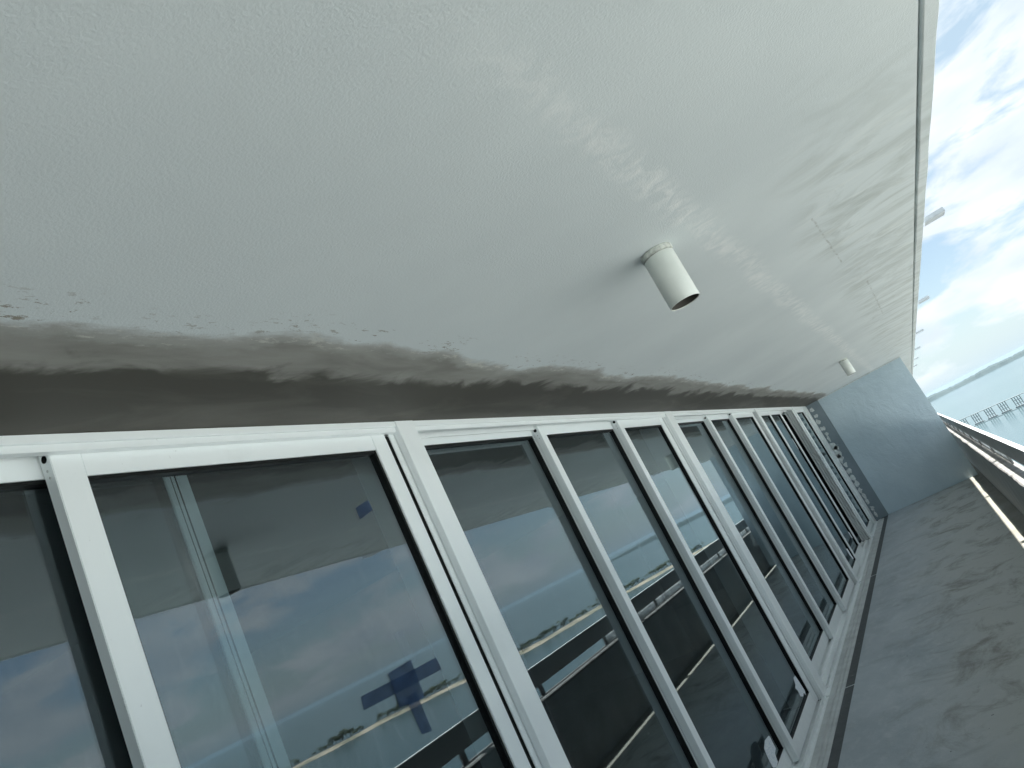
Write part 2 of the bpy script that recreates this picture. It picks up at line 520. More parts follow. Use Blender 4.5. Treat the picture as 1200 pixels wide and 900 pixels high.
# ------------------------------------------------------------------ mesh helpers
class MB:
    """collects shapes into one bmesh"""

    def __init__(self):
        self.b = bmesh.new()

    def box(self, x0, x1, y0, y1, z0, z1, bev=0.0):
        b2 = bmesh.new()
        bmesh.ops.create_cube(b2, size=1.0)
        bmesh.ops.scale(b2, vec=(abs(x1 - x0), abs(y1 - y0), abs(z1 - z0)), verts=b2.verts)
        bmesh.ops.translate(b2, vec=((x0 + x1) / 2, (y0 + y1) / 2, (z0 + z1) / 2), verts=b2.verts)
        if bev:
            bmesh.ops.bevel(b2, geom=list(b2.edges), offset=bev, segments=2, affect='EDGES')
        self._merge(b2)
        return self

    def _merge(self, b2):
        me = bpy.data.meshes.new("tmp")
        b2.to_mesh(me)
        b2.free()
        self.b.from_mesh(me)
        bpy.data.meshes.remove(me)

    def tube(self, a, b, r0, r1=None, seg=10, caps=True):
        a, b = Vector(a), Vector(b)
        r1 = r0 if r1 is None else r1
        d = (b - a).normalized()
        q = d.to_track_quat('Z', 'Y')
        vs = []
        for pt, r in ((a, r0), (b, r1)):
            vs.append([self.b.verts.new(pt + q @ Vector((r * math.cos(2 * PI * i / seg), r * math.sin(2 * PI * i / seg), 0))) for i in range(seg)])
        for i in range(seg):
            j = (i + 1) % seg
            self.b.faces.new((vs[0][i], vs[0][j], vs[1][j], vs[1][i]))
        if caps:
            self.b.faces.new(vs[0][::-1])
            self.b.faces.new(vs[1])
        return self

    def lathe(self, prof, cx, cy, seg=48):
        rings = []
        for r, z in prof:
            rings.append([self.b.verts.new((cx + r * math.cos(2 * PI * i / seg), cy + r * math.sin(2 * PI * i / seg), z)) for i in range(seg)])
        for a, b in zip(rings, rings[1:]):
            for i in range(seg):
                j = (i + 1) % seg
                self.b.faces.new((a[i], a[j], b[j], b[i]))
        return self

    def prism(self, pts, d):
        """polygon pts (3D) pushed along vector d"""
        d = Vector(d)
        a = [self.b.verts.new(Vector(q)) for q in pts]
        b = [self.b.verts.new(Vector(q) + d) for q in pts]
        self.b.faces.new(a[::-1])
        self.b.faces.new(b)
        n = len(pts)
        for i in range(n):
            j = (i + 1) % n
            self.b.faces.new((a[i], a[j], b[j], b[i]))
        return self

    def obj(self, name, mat, parent=None, smooth=False):
        bmesh.ops.recalc_face_normals(self.b, faces=self.b.faces)
        me = bpy.data.meshes.new(name)
        self.b.to_mesh(me)
        self.b.free()
        if smooth:
            for f in me.polygons:
                f.use_smooth = True
        me.materials.append(mat)
        o = bpy.data.objects.new(name, me)
        COL.objects.link(o)
        if parent is not None:
            o.parent = parent
            # meshes are written in world coordinates: undo the parents' offset
            off = Vector((0, 0, 0))
            q = parent
            while q is not None:
                off += q.location
                q = q.parent
            o.location = -off
        return o


def box(name, mat, parent, *a, bev=0.0):
    return MB().box(*a, bev=bev).obj(name, mat, parent)


def tag(o, label, cat, group=None):
    o['label'] = label
    o['category'] = cat
    o['kind'] = 'thing'
    if group:
        o['group'] = group
    return o


def thing(name, label, cat, loc=(0, 0, 0), group=None):
    o = bpy.data.objects.new(name, None)
    o.empty_display_size = 0.2
    COL.objects.link(o)
    o.location = loc
    return tag(o, label, cat, group)


def struct(o):
    o['kind'] = 'structure'
    return o


# ------------------------------------------------------------------ key dimensions
CZ = 2.60            # underside of the slab above
XF = -1.711          # outer face of the door frames
Y0, Y1 = -3.2, 16.42  # this balcony
YE = 44.0            # slab and parapet run on past the partition
EDGE = 0.596
GR = 0.535

# ------------------------------------------------------------------ ceiling slab
m = MB()
b = m.b
m.box(-8.5, GR, Y0 - 3, YE, CZ, CZ + 0.22)
m.box(GR, GR + 0.010, Y0 - 3, YE, CZ + 0.014, CZ + 0.22)
struct(m.obj("ceiling", M_CEIL))
# outer drip strip: slightly wandering edges
bm = bmesh.new()
N = 460
rows = []
for i in range(N + 1):
    yy = Y0 - 3 + (YE - Y0 + 3) * i / N
    w0 = GR + 0.010 + 0.0035 * (noise.noise(Vector((yy * 1.3, 3, 0)))) + (0.004 if yy > 1.95 else 0) - (0.003 if yy > 5.5 else 0)
    w1 = EDGE + 0.003 * noise.noise(Vector((yy * 2.2, 7, 0))) + 0.0015 * noise.noise(Vector((yy * 11, 9, 0)))
    rows.append([bm.verts.new(q) for q in ((w0, yy, CZ + 0.20), (w0, yy, CZ + 0.002), (w0 + 0.004, yy, CZ - 0.001), (w1 - 0.004, yy, CZ - 0.001), (w1, yy, CZ + 0.004), (w1, yy, CZ + 0.20))])
for a, c in zip(rows, rows[1:]):
    for j in range(5):
        bm.faces.new((a[j], a[j + 1], c[j + 1], c[j]))
    bm.faces.new((a[5], a[0], c[0], c[5]))
m = MB()
m.b.free()
m.b = bm
struct(m.obj("ceiling", M_CEIL))

# ------------------------------------------------------------------ floor
m = MB()
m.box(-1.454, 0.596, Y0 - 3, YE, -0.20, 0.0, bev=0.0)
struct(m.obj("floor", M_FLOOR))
# building slab below the sill and under the rooms
struct(box("floor_slab", M_GAP, None, -8.5, -1.4545, Y0 - 3, YE, -0.20, -0.016))
# low mortar ridges across the recess at each unit joint
# ------------------------------------------------------------------ rooms behind the glass
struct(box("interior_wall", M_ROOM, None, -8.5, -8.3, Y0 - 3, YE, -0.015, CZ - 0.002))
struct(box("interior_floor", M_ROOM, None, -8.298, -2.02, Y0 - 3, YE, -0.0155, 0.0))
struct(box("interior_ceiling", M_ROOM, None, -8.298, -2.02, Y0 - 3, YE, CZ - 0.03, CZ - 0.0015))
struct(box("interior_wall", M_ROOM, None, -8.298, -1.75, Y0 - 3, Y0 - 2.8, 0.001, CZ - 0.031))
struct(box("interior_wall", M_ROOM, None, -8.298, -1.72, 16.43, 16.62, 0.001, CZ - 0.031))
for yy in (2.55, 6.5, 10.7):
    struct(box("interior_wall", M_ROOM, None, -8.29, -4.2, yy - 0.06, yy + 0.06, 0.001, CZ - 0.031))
# outer wall of the next flat, past the partition
struct(box("outer_wall", M_WALL, None, -1.95, -1.715, 16.63, YE, 0.001, CZ - 0.001))
struct(box("outer_wall", M_WALL, None, -1.95, -1.715, Y0 - 3, Y0 - 0.5, 0.001, CZ - 0.001))

# ------------------------------------------------------------------ sliding glass doors
PL = {0: -1.745, 1: -1.793, 2: -1.841}       # front faces of the three sliding planes


def gtop(pl):
    return 2.491 + 0.022 * pl


def panel(unit, pl, ya, yb, sl=0.09, sr=0.075):
    """one sliding leaf: stiles, rails, gasket, pane"""
    xf = PL[pl]
    xb = xf - 0.044
    zt = gtop(pl)
    zb = 0.105
    leaf = bpy.data.objects.new("door_leaf", None)
    COL.objects.link(leaf)
    leaf.empty_display_size = 0.1
    leaf.parent = unit
    leaf.location = Vector((xf, ya, 0)) - unit.location
    MB().box(xb, xf, ya, ya + sl, 0.006, 2.59, bev=0.002).obj("stile", M_FRAME, leaf)
    MB().box(xb, xf, yb - sr, yb, 0.006, 2.59, bev=0.002).obj("stile", M_FRAME, leaf)
    MB().box(xb + 0.001, xf - 0.0015, ya + sl, yb - sr, zt, 2.588, bev=0.0015).obj("top_rail", M_FRAME, leaf)
    MB().box(xb + 0.001, xf - 0.0015, ya + sl, yb - sr, 0.008, zb, bev=0.0015).obj("bottom_rail", M_FRAME, leaf)
    g = 0.011
    m = MB()
    xa = xf - 0.008
    m.box(xb + 0.004, xa, ya + sl - 0.001, ya + sl + g * 0.5, zb, zt)
    m.box(xb + 0.004, xa, yb - sr - g, yb - sr + 0.001, zb, zt)
    m.box(xb + 0.004, xa, ya + sl, yb - sr, zt - g, zt + 0.001)
    m.box(xb + 0.004, xa, ya + sl, yb - sr, zb - 0.001, zb + g * 0.5)
    m.obj("gasket", M_GASKET, leaf)
    MB().box(xf - 0.030, xf - 0.024, ya + sl, yb - sr, zb, zt).obj("pane", M_GLASS, leaf)
    return leaf


def side_fitting(leaf, pl, y):
    """black roller notch and screws at the top of a stile's side face, as seen from outside"""
    xf = PL[pl]
    MB().tube((xf - 0.022, y - 0.0025, 2.553), (xf - 0.022, y + 0.002, 2.553), 0.010, seg=14).obj("roller_notch", M_HOLE, leaf)
    m = MB()
    m.tube((xf - 0.022, y - 0.002, 2.520), (xf - 0.022, y + 0.002, 2.520), 0.0035, seg=10)
    m.tube((xf - 0.020, y - 0.002, 2.500), (xf - 0.020, y + 0.002, 2.500), 0.0035, seg=10)
    m.obj("screw", M_TRACK, leaf)


def grip_fitting(leaf, pl, y):
    xf = PL[pl]
    MB().box(xf - 0.001, xf + 0.006, y, y + 0.014, 0.95, 1.15, bev=0.002).obj("pull_handle", M_FRAME, leaf)


def unit(label, ya, yb, jn=0.0):
    """fixed frame of one opening: head, tracks, sill"""
    u = thing("sliding_glass_door", label, "sliding door", (XF, (ya + yb) / 2, 0), "sliding glass doors along the balcony")
    m = MB()
    m.box(-1.735, XF, ya, yb, 2.574, CZ - 0.0015, bev=0.0015)
    m.obj("head_frame", M_FRAME, u)
    MB().box(-1.7435, XF - 0.009, ya, yb, 2.553, 2.5735, bev=0.001).obj("head_track", M_FRAME, u)
    m = MB()
    for xx in (-1.82, -1.89, -1.96):
        m.box(xx, xx + 0.006, ya, yb, 2.560, CZ - 0.002)
    m.box(-2.0, -1.736, ya, yb, CZ - 0.006, CZ - 0.0018)
    m.obj("inner_track", M_FRAME, u)
    m = MB()
    yb0, yb = yb, yb + jn
    m.box(-1.662, -1.615, ya, yb, -0.030, -0.002, bev=0.002)
    m.box(-1.613, -1.607, ya, yb, -0.030, 0.004, bev=0.001)
    m.box(-1.606, -1.578, ya, yb, -0.030, -0.006, bev=0.002)
    m.box(-1.577, -1.543, ya, yb, -0.030, -0.010, bev=0.003)
    m.obj("sill", M_TRACK, u)
    yb = yb0
    m = MB()
    for xx in (-1.700, -1.755 + 0.035, -1.80, -1.815, -1.87, -1.885):
        m.box(xx, xx + 0.005, ya, yb, -0.014, 0.004)
    m.box(-2.02, -1.663, ya, yb, -0.030, -0.0145)
    m.obj("sill_track", M_FRAME, u)
    return u


def post(u, ya, yb, prox=0.03, lip=True, label=None):
    m = MB()
    m.box(XF - prox, XF + 0.003, ya, yb, -0.010, CZ - 0.001, bev=0.002)
    m.box(-2.0, XF - prox - 0.0005, ya + 0.004, yb - 0.004, -0.012, CZ - 0.002)
    m.box(XF + 0.0035, -1.6625, ya, yb, -0.030, -0.0035)
    o = m.obj("post", M_FRAME, u)
    if lip:
        MB().box(XF - prox - 0.004, XF - prox + 0.002, ya - 0.045, ya - 0.0005, -0.008, 2.552, bev=0.001).obj("cover_strip", M_FRAME, u)
        MB().box(-1.80, -1.778, ya - 0.10, ya - 0.046, -0.005, 2.56).obj("weather_channel", M_CHANNEL, u)
    return o


# posts at 2.515..2.645, 6.40..6.60, 10.66..10.84
uA = unit("nearest sliding glass door, with crossed blue tape on its wide leaf", -1.4, 2.515, 0.128)
lf = panel(uA, 2, -1.36, 0.32)
lf = panel(uA, 1, 0.25, 1.512, sr=0.078)
MB().box(-1.7935, -1.7915, 1.466, 1.470, 0.01, 2.52).obj("groove", M_GASKET, lf)
MB().box(-1.7935, -1.7915, 1.452, 1.454, 0.01, 2.52).obj("groove", M_CHANNEL, lf)
lf = panel(uA, 0, 1.098, 2.459, sl=0.082, sr=0.088)
side_fitting(lf, 0, 1.098)
MB().box(-1.790, -1.762, 2.4595, 2.5145, -0.005, 2.552).obj("weather_channel", M_CHANNEL, uA)
post(uA, -1.5, -1.4, lip=False)

uB = unit("sliding glass door between the first and second white posts, mirroring sea and sky", 2.645, 6.40, 0.198)
post(uB, 2.515, 2.645, lip=False)
MB().box(-1.7465, -1.7405, 2.480, 2.5145, -0.008, 2.552, bev=0.001).obj("cover_strip", M_FRAME, uB)
lf = panel(uB, 2, 2.66, 4.065, sl=0.08, sr=0.082)
lf = panel(uB, 1, 3.985, 5.30, sl=0.075, sr=0.083)
side_fitting(lf, 1, 3.985)
lf = panel(uB, 0, 5.217, 6.361, sl=0.085, sr=0.115)
side_fitting(lf, 0, 5.217)

uC = unit("sliding glass door after the second white post, mirroring the grey end wall", 6.60, 10.66, 0.178)
post(uC, 6.40, 6.60, lip=False)
MB().box(-1.7465, -1.7405, 6.3765, 6.3995, -0.008, 2.552, bev=0.001).obj("cover_strip", M_FRAME, uC)
lf = panel(uC, 2, 6.62, 8.25, sl=0.08, sr=0.085)
lf = panel(uC, 1, 8.163, 9.30, sl=0.10, sr=0.085)
side_fitting(lf, 1, 8.163)
lf = panel(uC, 0, 9.213, 10.56, sl=0.11, sr=0.105)
side_fitting(lf, 0, 9.213)

uD = unit("sliding glass door standing part open, dark gap before the ribbed white jamb", 10.84, 14.30, 0.248)
post(uD, 10.66, 10.84, lip=False)
lf = panel(uD, 0, 10.86, 11.94, sl=0.085, sr=0.13)
lf = panel(uD, 1, 11.86, 13.32, sl=0.085, sr=0.15)

uE = unit("narrow fixed glass panel in the corner beside the grey partition wall", 14.55, 16.30)
m = MB()
m.box(-1.87, XF + 0.003, 14.33, 14.55, -0.010, CZ - 0.001, bev=0.002)
m.box(XF + 0.0035, -1.6625, 14.302, 14.548, -0.030, -0.0035)
m.obj("post", M_FRAME, uE)
for xx in (-1.868, -1.826, -1.782, -1.745):
    MB().box(xx, xx + 0.018, 14.280, 14.3295, -0.004, 2.552, bev=0.001).obj("jamb_rib", M_FRAME, uE)
lf = panel(uE, 0, 14.56, 15.98, sl=0.11, sr=0.14)
MB().box(-1.80, XF + 0.002, 16.00, 16.412, -0.008, CZ - 0.001, bev=0.003).obj("jamb", M_FRAME, uE)

# mortar smears across the recess at the unit joints
for yy in (2.58, 4.95, 6.48, 10.74):
    m = MB()
    pts = []
    n = 9
    up = [(-1.5425 + 0.088 * i / n, yy + 0.012 * noise.noise(Vector((i * 0.7, yy, 0))) + 0.003, -0.0158) for i in range(n + 1)]
    dn = [(-1.5425 + 0.088 * i / n, yy + 0.012 * noise.noise(Vector((i * 0.7, yy, 0))) - 0.003, -0.0158) for i in range(n, -1, -1)]
    m.prism(up + dn, (0, 0, 0.004))
    o = m.obj("mortar_smear", M_PUTTY)
    tag(o, {2.58: "thin mortar smear across the dark floor recess at the nearest door post",
            4.95: "thin mortar smear across the dark floor recess midway along the second door",
            6.48: "thin mortar smear across the dark floor recess at the second white post",
            10.74: "thin mortar smear across the dark floor recess at the farthest tall post"}[yy], "mortar", "mortar smears in the floor recess")

# ------------------------------------------------------------------ labels and tape on the glass
XG0 = -1.7688     # outer face of the panes in the front plane


def sticker(name, label, cat, mat, pts, x, d=0.0008, group=None):
    q = 0.9917       # the sheets were measured on a plane 15 mm farther in
    o = MB().prism([(x, a * q, CAM_H + (b - CAM_H) * q) for a, b in pts], (d, 0, 0)).obj(name, mat)
    return tag(o, label, cat, group)


sticker("paper_label", "torn white printed label low on the glass, the nearest of the white labels", "label", M_LABEL,
        [(5.023, 0.262), (5.037, 0.251), (5.028, 0.176), (4.972, 0.170), (4.945, 0.126), (4.871, 0.121), (4.817, 0.145), (4.822, 0.206), (4.838, 0.256), (4.918, 0.274)][::-1], XG0, group="torn labels left on the panes")
sticker("paper_label", "ragged white label low on the glass beside the second white post", "label", M_LABEL,
        [(6.16, 0.262), (6.235, 0.255), (6.255, 0.19), (6.27, 0.12), (6.235, 0.094), (6.215, 0.125), (6.15, 0.117), (6.09, 0.138), (6.10, 0.181), (6.07, 0.211), (6.12, 0.22)], XG0, group="torn labels left on the panes")
sticker("paper_label", "small white label low on the last closed pane before the dark gap", "label", M_LABEL,
        [(11.75, 0.30), (11.86, 0.28), (11.88, 0.16), (11.91, 0.12), (11.80, 0.115), (11.73, 0.20)], XG0, group="torn labels left on the panes")
sticker("paper_label", "tiny white label low on the pane beside the open gap", "label", M_LABEL,
        [(13.14, 0.36), (13.24, 0.33), (13.25, 0.22), (13.15, 0.25)], -1.8168, group="torn labels left on the panes")
sticker("paper_label", "short white sticker high on the pane beside the open gap", "label", M_LABEL,
        [(13.16, 2.06), (13.20, 2.06), (13.20, 1.86), (13.16, 1.86)], -1.8168, group="torn labels left on the panes")

XT = -1.7687
gpt = "blue masking tape on the near door"
sticker("tape_strip", "long horizontal strip of the blue tape cross on the near door", "tape", M_TAPE,
        [(1.834, 1.671), (2.005, 1.669), (2.06, 1.668), (2.248, 1.668), (2.252, 1.622), (2.06, 1.625), (1.826, 1.630)], XT, group=gpt)
sticker("tape_strip", "lower upright strip of the blue tape cross on the near door", "tape", M_TAPE,
        [(2.020, 1.600), (2.078, 1.600), (2.078, 1.464), (2.026, 1.474)], XT + 0.0011, group=gpt)
sticker("tape_strip", "faint upper upright strip of the blue tape cross, behind the near pane", "tape", M_TAPE,
        [(2.100, 1.805), (2.146, 1.805), (2.150, 1.690), (2.104, 1.690)], -1.7762, group=gpt)
sticker("tape_patch", "square blue tape patch at the centre of the tape cross", "tape", M_TAPE,
        [(1.985, 1.695), (2.115, 1.702), (2.108, 1.570), (1.975, 1.582)], XT + 0.0022, group=gpt)
sticker("tape_patch", "small lone blue tape square high on the near door", "tape", M_TAPE,
        [(2.160, 2.278), (2.240, 2.300), (2.247, 2.258), (2.158, 2.232)], XT, group=gpt)

# ------------------------------------------------------------------ partition wall
w = thing("partition_wall", "blue grey stucco wall closing the far end of the balcony", "wall", (-0.7, Y1, 0))
MB().box(-1.448, 0.285, Y1, Y1 + 0.20, 0.0, CZ - 0.0012, bev=0.004).obj("stucco_face", M_WALL, w)
MB().box(-1.711, -1.4485, Y1 + 0.006, Y1 + 0.20, -0.012, CZ - 0.0012).obj("unpainted_strip", M_PRIMER, w)
MB().box(-1.448, 0.285, Y1 - 0.012, Y1 - 0.0005, CZ - 0.02, CZ - 0.0015, bev=0.002).obj("sealant_bead", M_PUTTY, w)
zc = 2.47
while zc > 0.06:
    big = 1.35 < zc < 1.78
    hh = (0.10 if big else 0.055) * rnd.uniform(0.8, 1.25)
    ww = (0.075 if big else 0.035) * rnd.uniform(0.75, 1.3)
    xc = -1.655 + rnd.uniform(-0.012, 0.012) - (0.01 if big else 0)
    pts = []
    for i in range(11):
        a = 2 * PI * i / 11
        rr = 1 + 0.38 * rnd.uniform(-1, 1)
        pts.append((xc + ww * rr * math.cos(a), Y1 + 0.0055, zc + hh * rr * math.sin(a)))
    MB().prism(pts, (0, -0.008, 0)).obj("putty_dab", M_PUTTY, w)
    zc -= hh * (1.3 if big else 1.0) + (0.02 if big else rnd.uniform(0.06, 0.10))

w2 = thing("partition_wall", "unseen dark wall added at the near end of the balcony to shade the door frames", "wall", (-0.7, -1.54, 0))  # out of view, set close and dark to shade the near sides of the frames
MB().box(-1.9, 0.338, -1.74, -1.54, 0.001, CZ - 0.0012, bev=0.004).obj("stucco_face", M_PRIMER, w2)

# ------------------------------------------------------------------ ceiling lights
def ceiling_light(label, cx, cy):
    t = thing("ceiling_light", label, "ceiling light", (cx, cy, CZ), "cylinder ceiling lights")
    MB().lathe([(0.0, CZ - 0.0005), (0.060, CZ - 0.0005), (0.0615, CZ - 0.004), (0.0615, CZ - 0.018), (0.059, CZ - 0.021), (0.0, CZ - 0.021)], cx, cy).obj("mounting_plate", M_LAMP_PLATE, t, True)
    zt, zb, ro, ri = CZ - 0.0235, CZ - 0.222, 0.0585, 0.0545
    s = MB().lathe([(0.0, zt), (ro - 0.002, zt), (ro, zt - 0.002), (ro, zb + 0.001), (ro - 0.001, zb), (ri + 0.001, zb), (ri, zb + 0.001), (ri, zb + 0.13), (0.0, zb + 0.13)], cx, cy, 64).obj("shade", M_LAMP, t)
    for f in s.data.polygons:
        f.use_smooth = abs(f.normal.z) < 0.5
    MB().lathe([(ri - 0.0006, zb + 0.003), (ri - 0.0006, zb + 0.129), (0.0, zb + 0.129)], cx, cy).obj("dark_liner", M_LAMP_IN, t, True)  # dark liner put in to make the cavity dark
    MB().lathe([(0.0, zb + 0.0985), (ri - 0.004, zb + 0.0985), (ri - 0.006, zb + 0.085), (0.034, zb + 0.075), (0.030, zb + 0.068), (0.0, zb + 0.062)], cx, cy).obj("lamp", M_LAMP_IN, t, True)
    return t


ceiling_light("nearer white cylinder light hanging from the stucco ceiling", -0.437, 2.62)
ceiling_light("farther white cylinder light near the end wall", -0.405, 10.7)

# ------------------------------------------------------------------ parapet
pr = thing("balcony_parapet", "low grey parapet wall with sunlit ledge and flat white-topped rail above it", "parapet", (0.42, 8, 0))
MB().box(0.346, 0.455, Y0 - 3, YE, 0.0, 0.776).obj("low_wall", M_PARAPET, pr)
bm = bmesh.new()
N = 520
rows = []
for i in range(N + 1):
    yy = Y0 - 3 + (YE - Y0 + 3) * i / N
    e = 0.010 * noise.noise(Vector((yy * 1.1, 21, 0))) + 0.006 * noise.noise(Vector((yy * 5, 23, 0)))
    e2 = 0.012 * noise.noise(Vector((yy * 1.7, 31, 0))) + 0.006 * noise.noise(Vector((yy * 7, 33, 0)))
    rows.append([bm.verts.new(q) for q in ((0.342 + e * 0.5, yy, 0.7765 + e2), (0.330 + e, yy, 0.785 + e2 * 0.7), (0.330 + e, yy, 0.800 + e2 * 0.3), (0.340 + e * 0.6, yy, 0.811), (0.40, yy, 0.814 + e2 * 0.2), (0.468, yy, 0.812), (0.472, yy, 0.805), (0.472, yy, 0.7765))])
for a, c in zip(rows, rows[1:]):
    for j in range(7):
        bm.faces.new((a[j], a[j + 1], c[j + 1], c[j]))
    bm.faces.new((a[7], a[0], c[0], c[7]))
m = MB()
m.b.free()
m.b = bm
m.obj("ledge", M_LEDGE, pr)
MB().box(0.427, 0.449, Y0 - 3, YE, 0.905, 1.082, bev=0.002).obj("rail_board", M_RAIL, pr)
MB().box(0.424, 0.462, Y0 - 3, YE, 1.0825, 1.090, bev=0.001).obj("rail_cap", M_RAILTOP, pr)
bm = bmesh.new()
prevr = None
for i in range(301):
    yy = 8.30 + (YE - 8.30) * i / 300
    w_ = 0.004 * noise.noise(Vector((yy * 3.0, 60, 0)))
    cur = [bm.verts.new((0.453 + w_ + 0.004 * noise.noise(Vector((yy * 6.0, q, 3))), yy, q)) for q in (0.8135, 0.845, 0.875, 0.9045)]
    if prevr:
        for j in range(3):
            bm.faces.new((prevr[j], prevr[j + 1], cur[j + 1], cur[j]))
    prevr = cur
m = MB()
m.b.free()
m.b = bm
o = m.obj("plastic_sheet", M_SHEET, smooth=True)
o.modifiers.new("thickness", 'SOLIDIFY').thickness = 0.0012
tag(o, "crinkled milky plastic sheet stretched in the slot under the parapet rail", "plastic sheet")
pm = None
kk = -2
while 4.85 + 1.70 * kk < 22:
    yy = 4.85 + 1.70 * kk
    if pm is None:
        o = MB().box(0.430, 0.447, yy - 0.035, yy + 0.035, 0.8125, 0.9045, bev=0.002).obj("rail_post", M_LEDGE, pr)
        pm, py, pl0 = o, yy, o.location.copy()
    else:
        o = pm.copy()
        COL.objects.link(o)
        o.parent = pr
        o.location = pl0 + Vector((0, yy - py, 0))
    kk += 1

# ------------------------------------------------------------------ drain spouts on the slab edge above
sp0 = None
ords = ["nearest and largest", "second", "third", "fourth", "fifth", "farthest"]
for i in range(6):
    yy = 5.05 + 4.06 * i
    m = MB()
    m.box(0.603, 0.722, yy - 0.062, yy + 0.062, CZ + 0.001, CZ + 0.005)
    m.box(0.603, 0.722, yy - 0.062, yy - 0.056, CZ + 0.0055, CZ + 0.028)
    m.box(0.603, 0.722, yy + 0.056, yy + 0.062, CZ + 0.0055, CZ + 0.028)
    o = m.obj("drain_spout", M_SPOUT)
    tag(o, "%s flat metal drain spout sticking out from the slab edge above" % ords[i], "drain spout", "drain spouts along the slab edge")

# ------------------------------------------------------------------ sea, spit, far shore
ZS = -45.0
bm = bmesh.new()
rings = [0, 60, 150, 300, 500, 800, 1200, 2000, 3500, 6000, 9000, 12000]
seg = 96
prev = None
for r in rings:
    if r == 0:
        prev = [bm.verts.new((0, 0, ZS))]
        continue
    cur = [bm.verts.new((r * math.cos(2 * PI * i / seg), r * math.sin(2 * PI * i / seg), ZS)) for i in range(seg)]
    for i in range(seg):
        j = (i + 1) % seg
        if len(prev) == 1:
            bm.faces.new((prev[0], cur[i], cur[j]))
        else:
            bm.faces.new((prev[i], cur[i], cur[j], prev[j]))
    prev = cur
m = MB()
m.b.free()
m.b = bm
struct(m.obj("sea", M_SEA))


def polar(az, d):
    return Vector((d * math.sin(R(az)), d * math.cos(R(az)), ZS))


spit = [(66, 850), (58, 822), (49.2, 809), (42.8, 807), (36.9, 783), (32, 752), (28.5, 795), (26, 846), (23, 882), (20, 930), (16, 1010), (12.5, 1110)]


def spit_d(az):
    for (a, d), (a2, d2) in zip(spit, spit[1:]):
        if a2 <= az <= a:
            t = (a - az) / (a - a2)
            return d + (d2 - d) * t
    return spit[-1][1]


bm = bmesh.new()
rows = []
NS = 260
for i in range(NS + 1):
    az = 66 - 53.5 * i / NS
    d = spit_d(az) + 9 * noise.noise(Vector((az * 0.5, 0, 0))) + 4 * noise.noise(Vector((az * 2.2, 0, 5)))
    taper = min(1.0, i / 14.0, (NS - i) / 14.0)
    wd = (52 + 22 * noise.noise(Vector((az * 0.45, 8, 0)))) * max(taper, 0.02)
    rows.append([bm.verts.new(polar(az, d + wd * s) + Vector((0, 0, hh))) for s, hh in ((-0.1, -0.5), (0.0, 0.12), (0.15, 0.8), (0.5, 1.5 * taper), (0.85, 0.8), (1.0, 0.12), (1.1, -0.5))])
for a, c in zip(rows, rows[1:]):
    for j in range(6):
        bm.faces.new((a[j], a[j + 1], c[j + 1], c[j]))
m = MB()
m.b.free()
m.b = bm
struct(m.obj("beach", M_SAND, smooth=True))

# unseen pale sand and dark ground, added to bounce sunlight onto the ceiling
bm = bmesh.new()
rows = []
for i in range(41):
    yy = -260 + 10 * i
    sh = 185 + 14 * noise.noise(Vector((yy * 0.01, 40, 0)))
    rows.append([bm.verts.new(q) for q in ((60, yy, ZS + 1.0), (64, yy, ZS + 2.0), (sh - 25, yy, ZS + 1.6), (sh, yy, ZS + 0.1), (sh + 6, yy, ZS - 0.6))])
for a, c in zip(rows, rows[1:]):
    for j in range(4):
        bm.faces.new((a[j], a[j + 1], c[j + 1], c[j]))
m = MB()
m.b.free()
m.b = bm
struct(m.obj("beach", M_BOUNCE_SAND, smooth=True))
struct(box("ground", M_GROUND, None, -600, 62, -400, 140, ZS - 1.0, ZS + 1.6))  # dark unseen ground, weakens steep bounce light on the outer ceiling

# far shore: low wooded land on the horizon
bm = bmesh.new()
rows = []
NF = 420
for i in range(NF + 1):
    az = -16 + 42.0 * i / NF
    env = min(1.0, (az + 16) / 4.0, max(0.0, (26 - az) / 6.0))
    d = 4900 + 60 * noise.noise(Vector((az, 4, 0)))
    hh = (27 + 10 * noise.noise(Vector((az * 0.5, 1, 0))) + 5 * noise.noise(Vector((az * 5.0, 2, 0)))) * max(env, 0.03)
    rows.append([bm.verts.new(polar(az, d + s) + Vector((0, 0, q))) for s, q in ((0, -0.5), (30, hh * 0.7), (140, hh), (500, hh * 0.8), (900, -0.5))])
for a, c in zip(rows, rows[1:]):
    for j in range(4):
        bm.faces.new((a[j], a[j + 1], c[j + 1], c[j]))
m = MB()
m.b.free()
m.b = bm
struct(m.obj("far_shore", M_FAR))

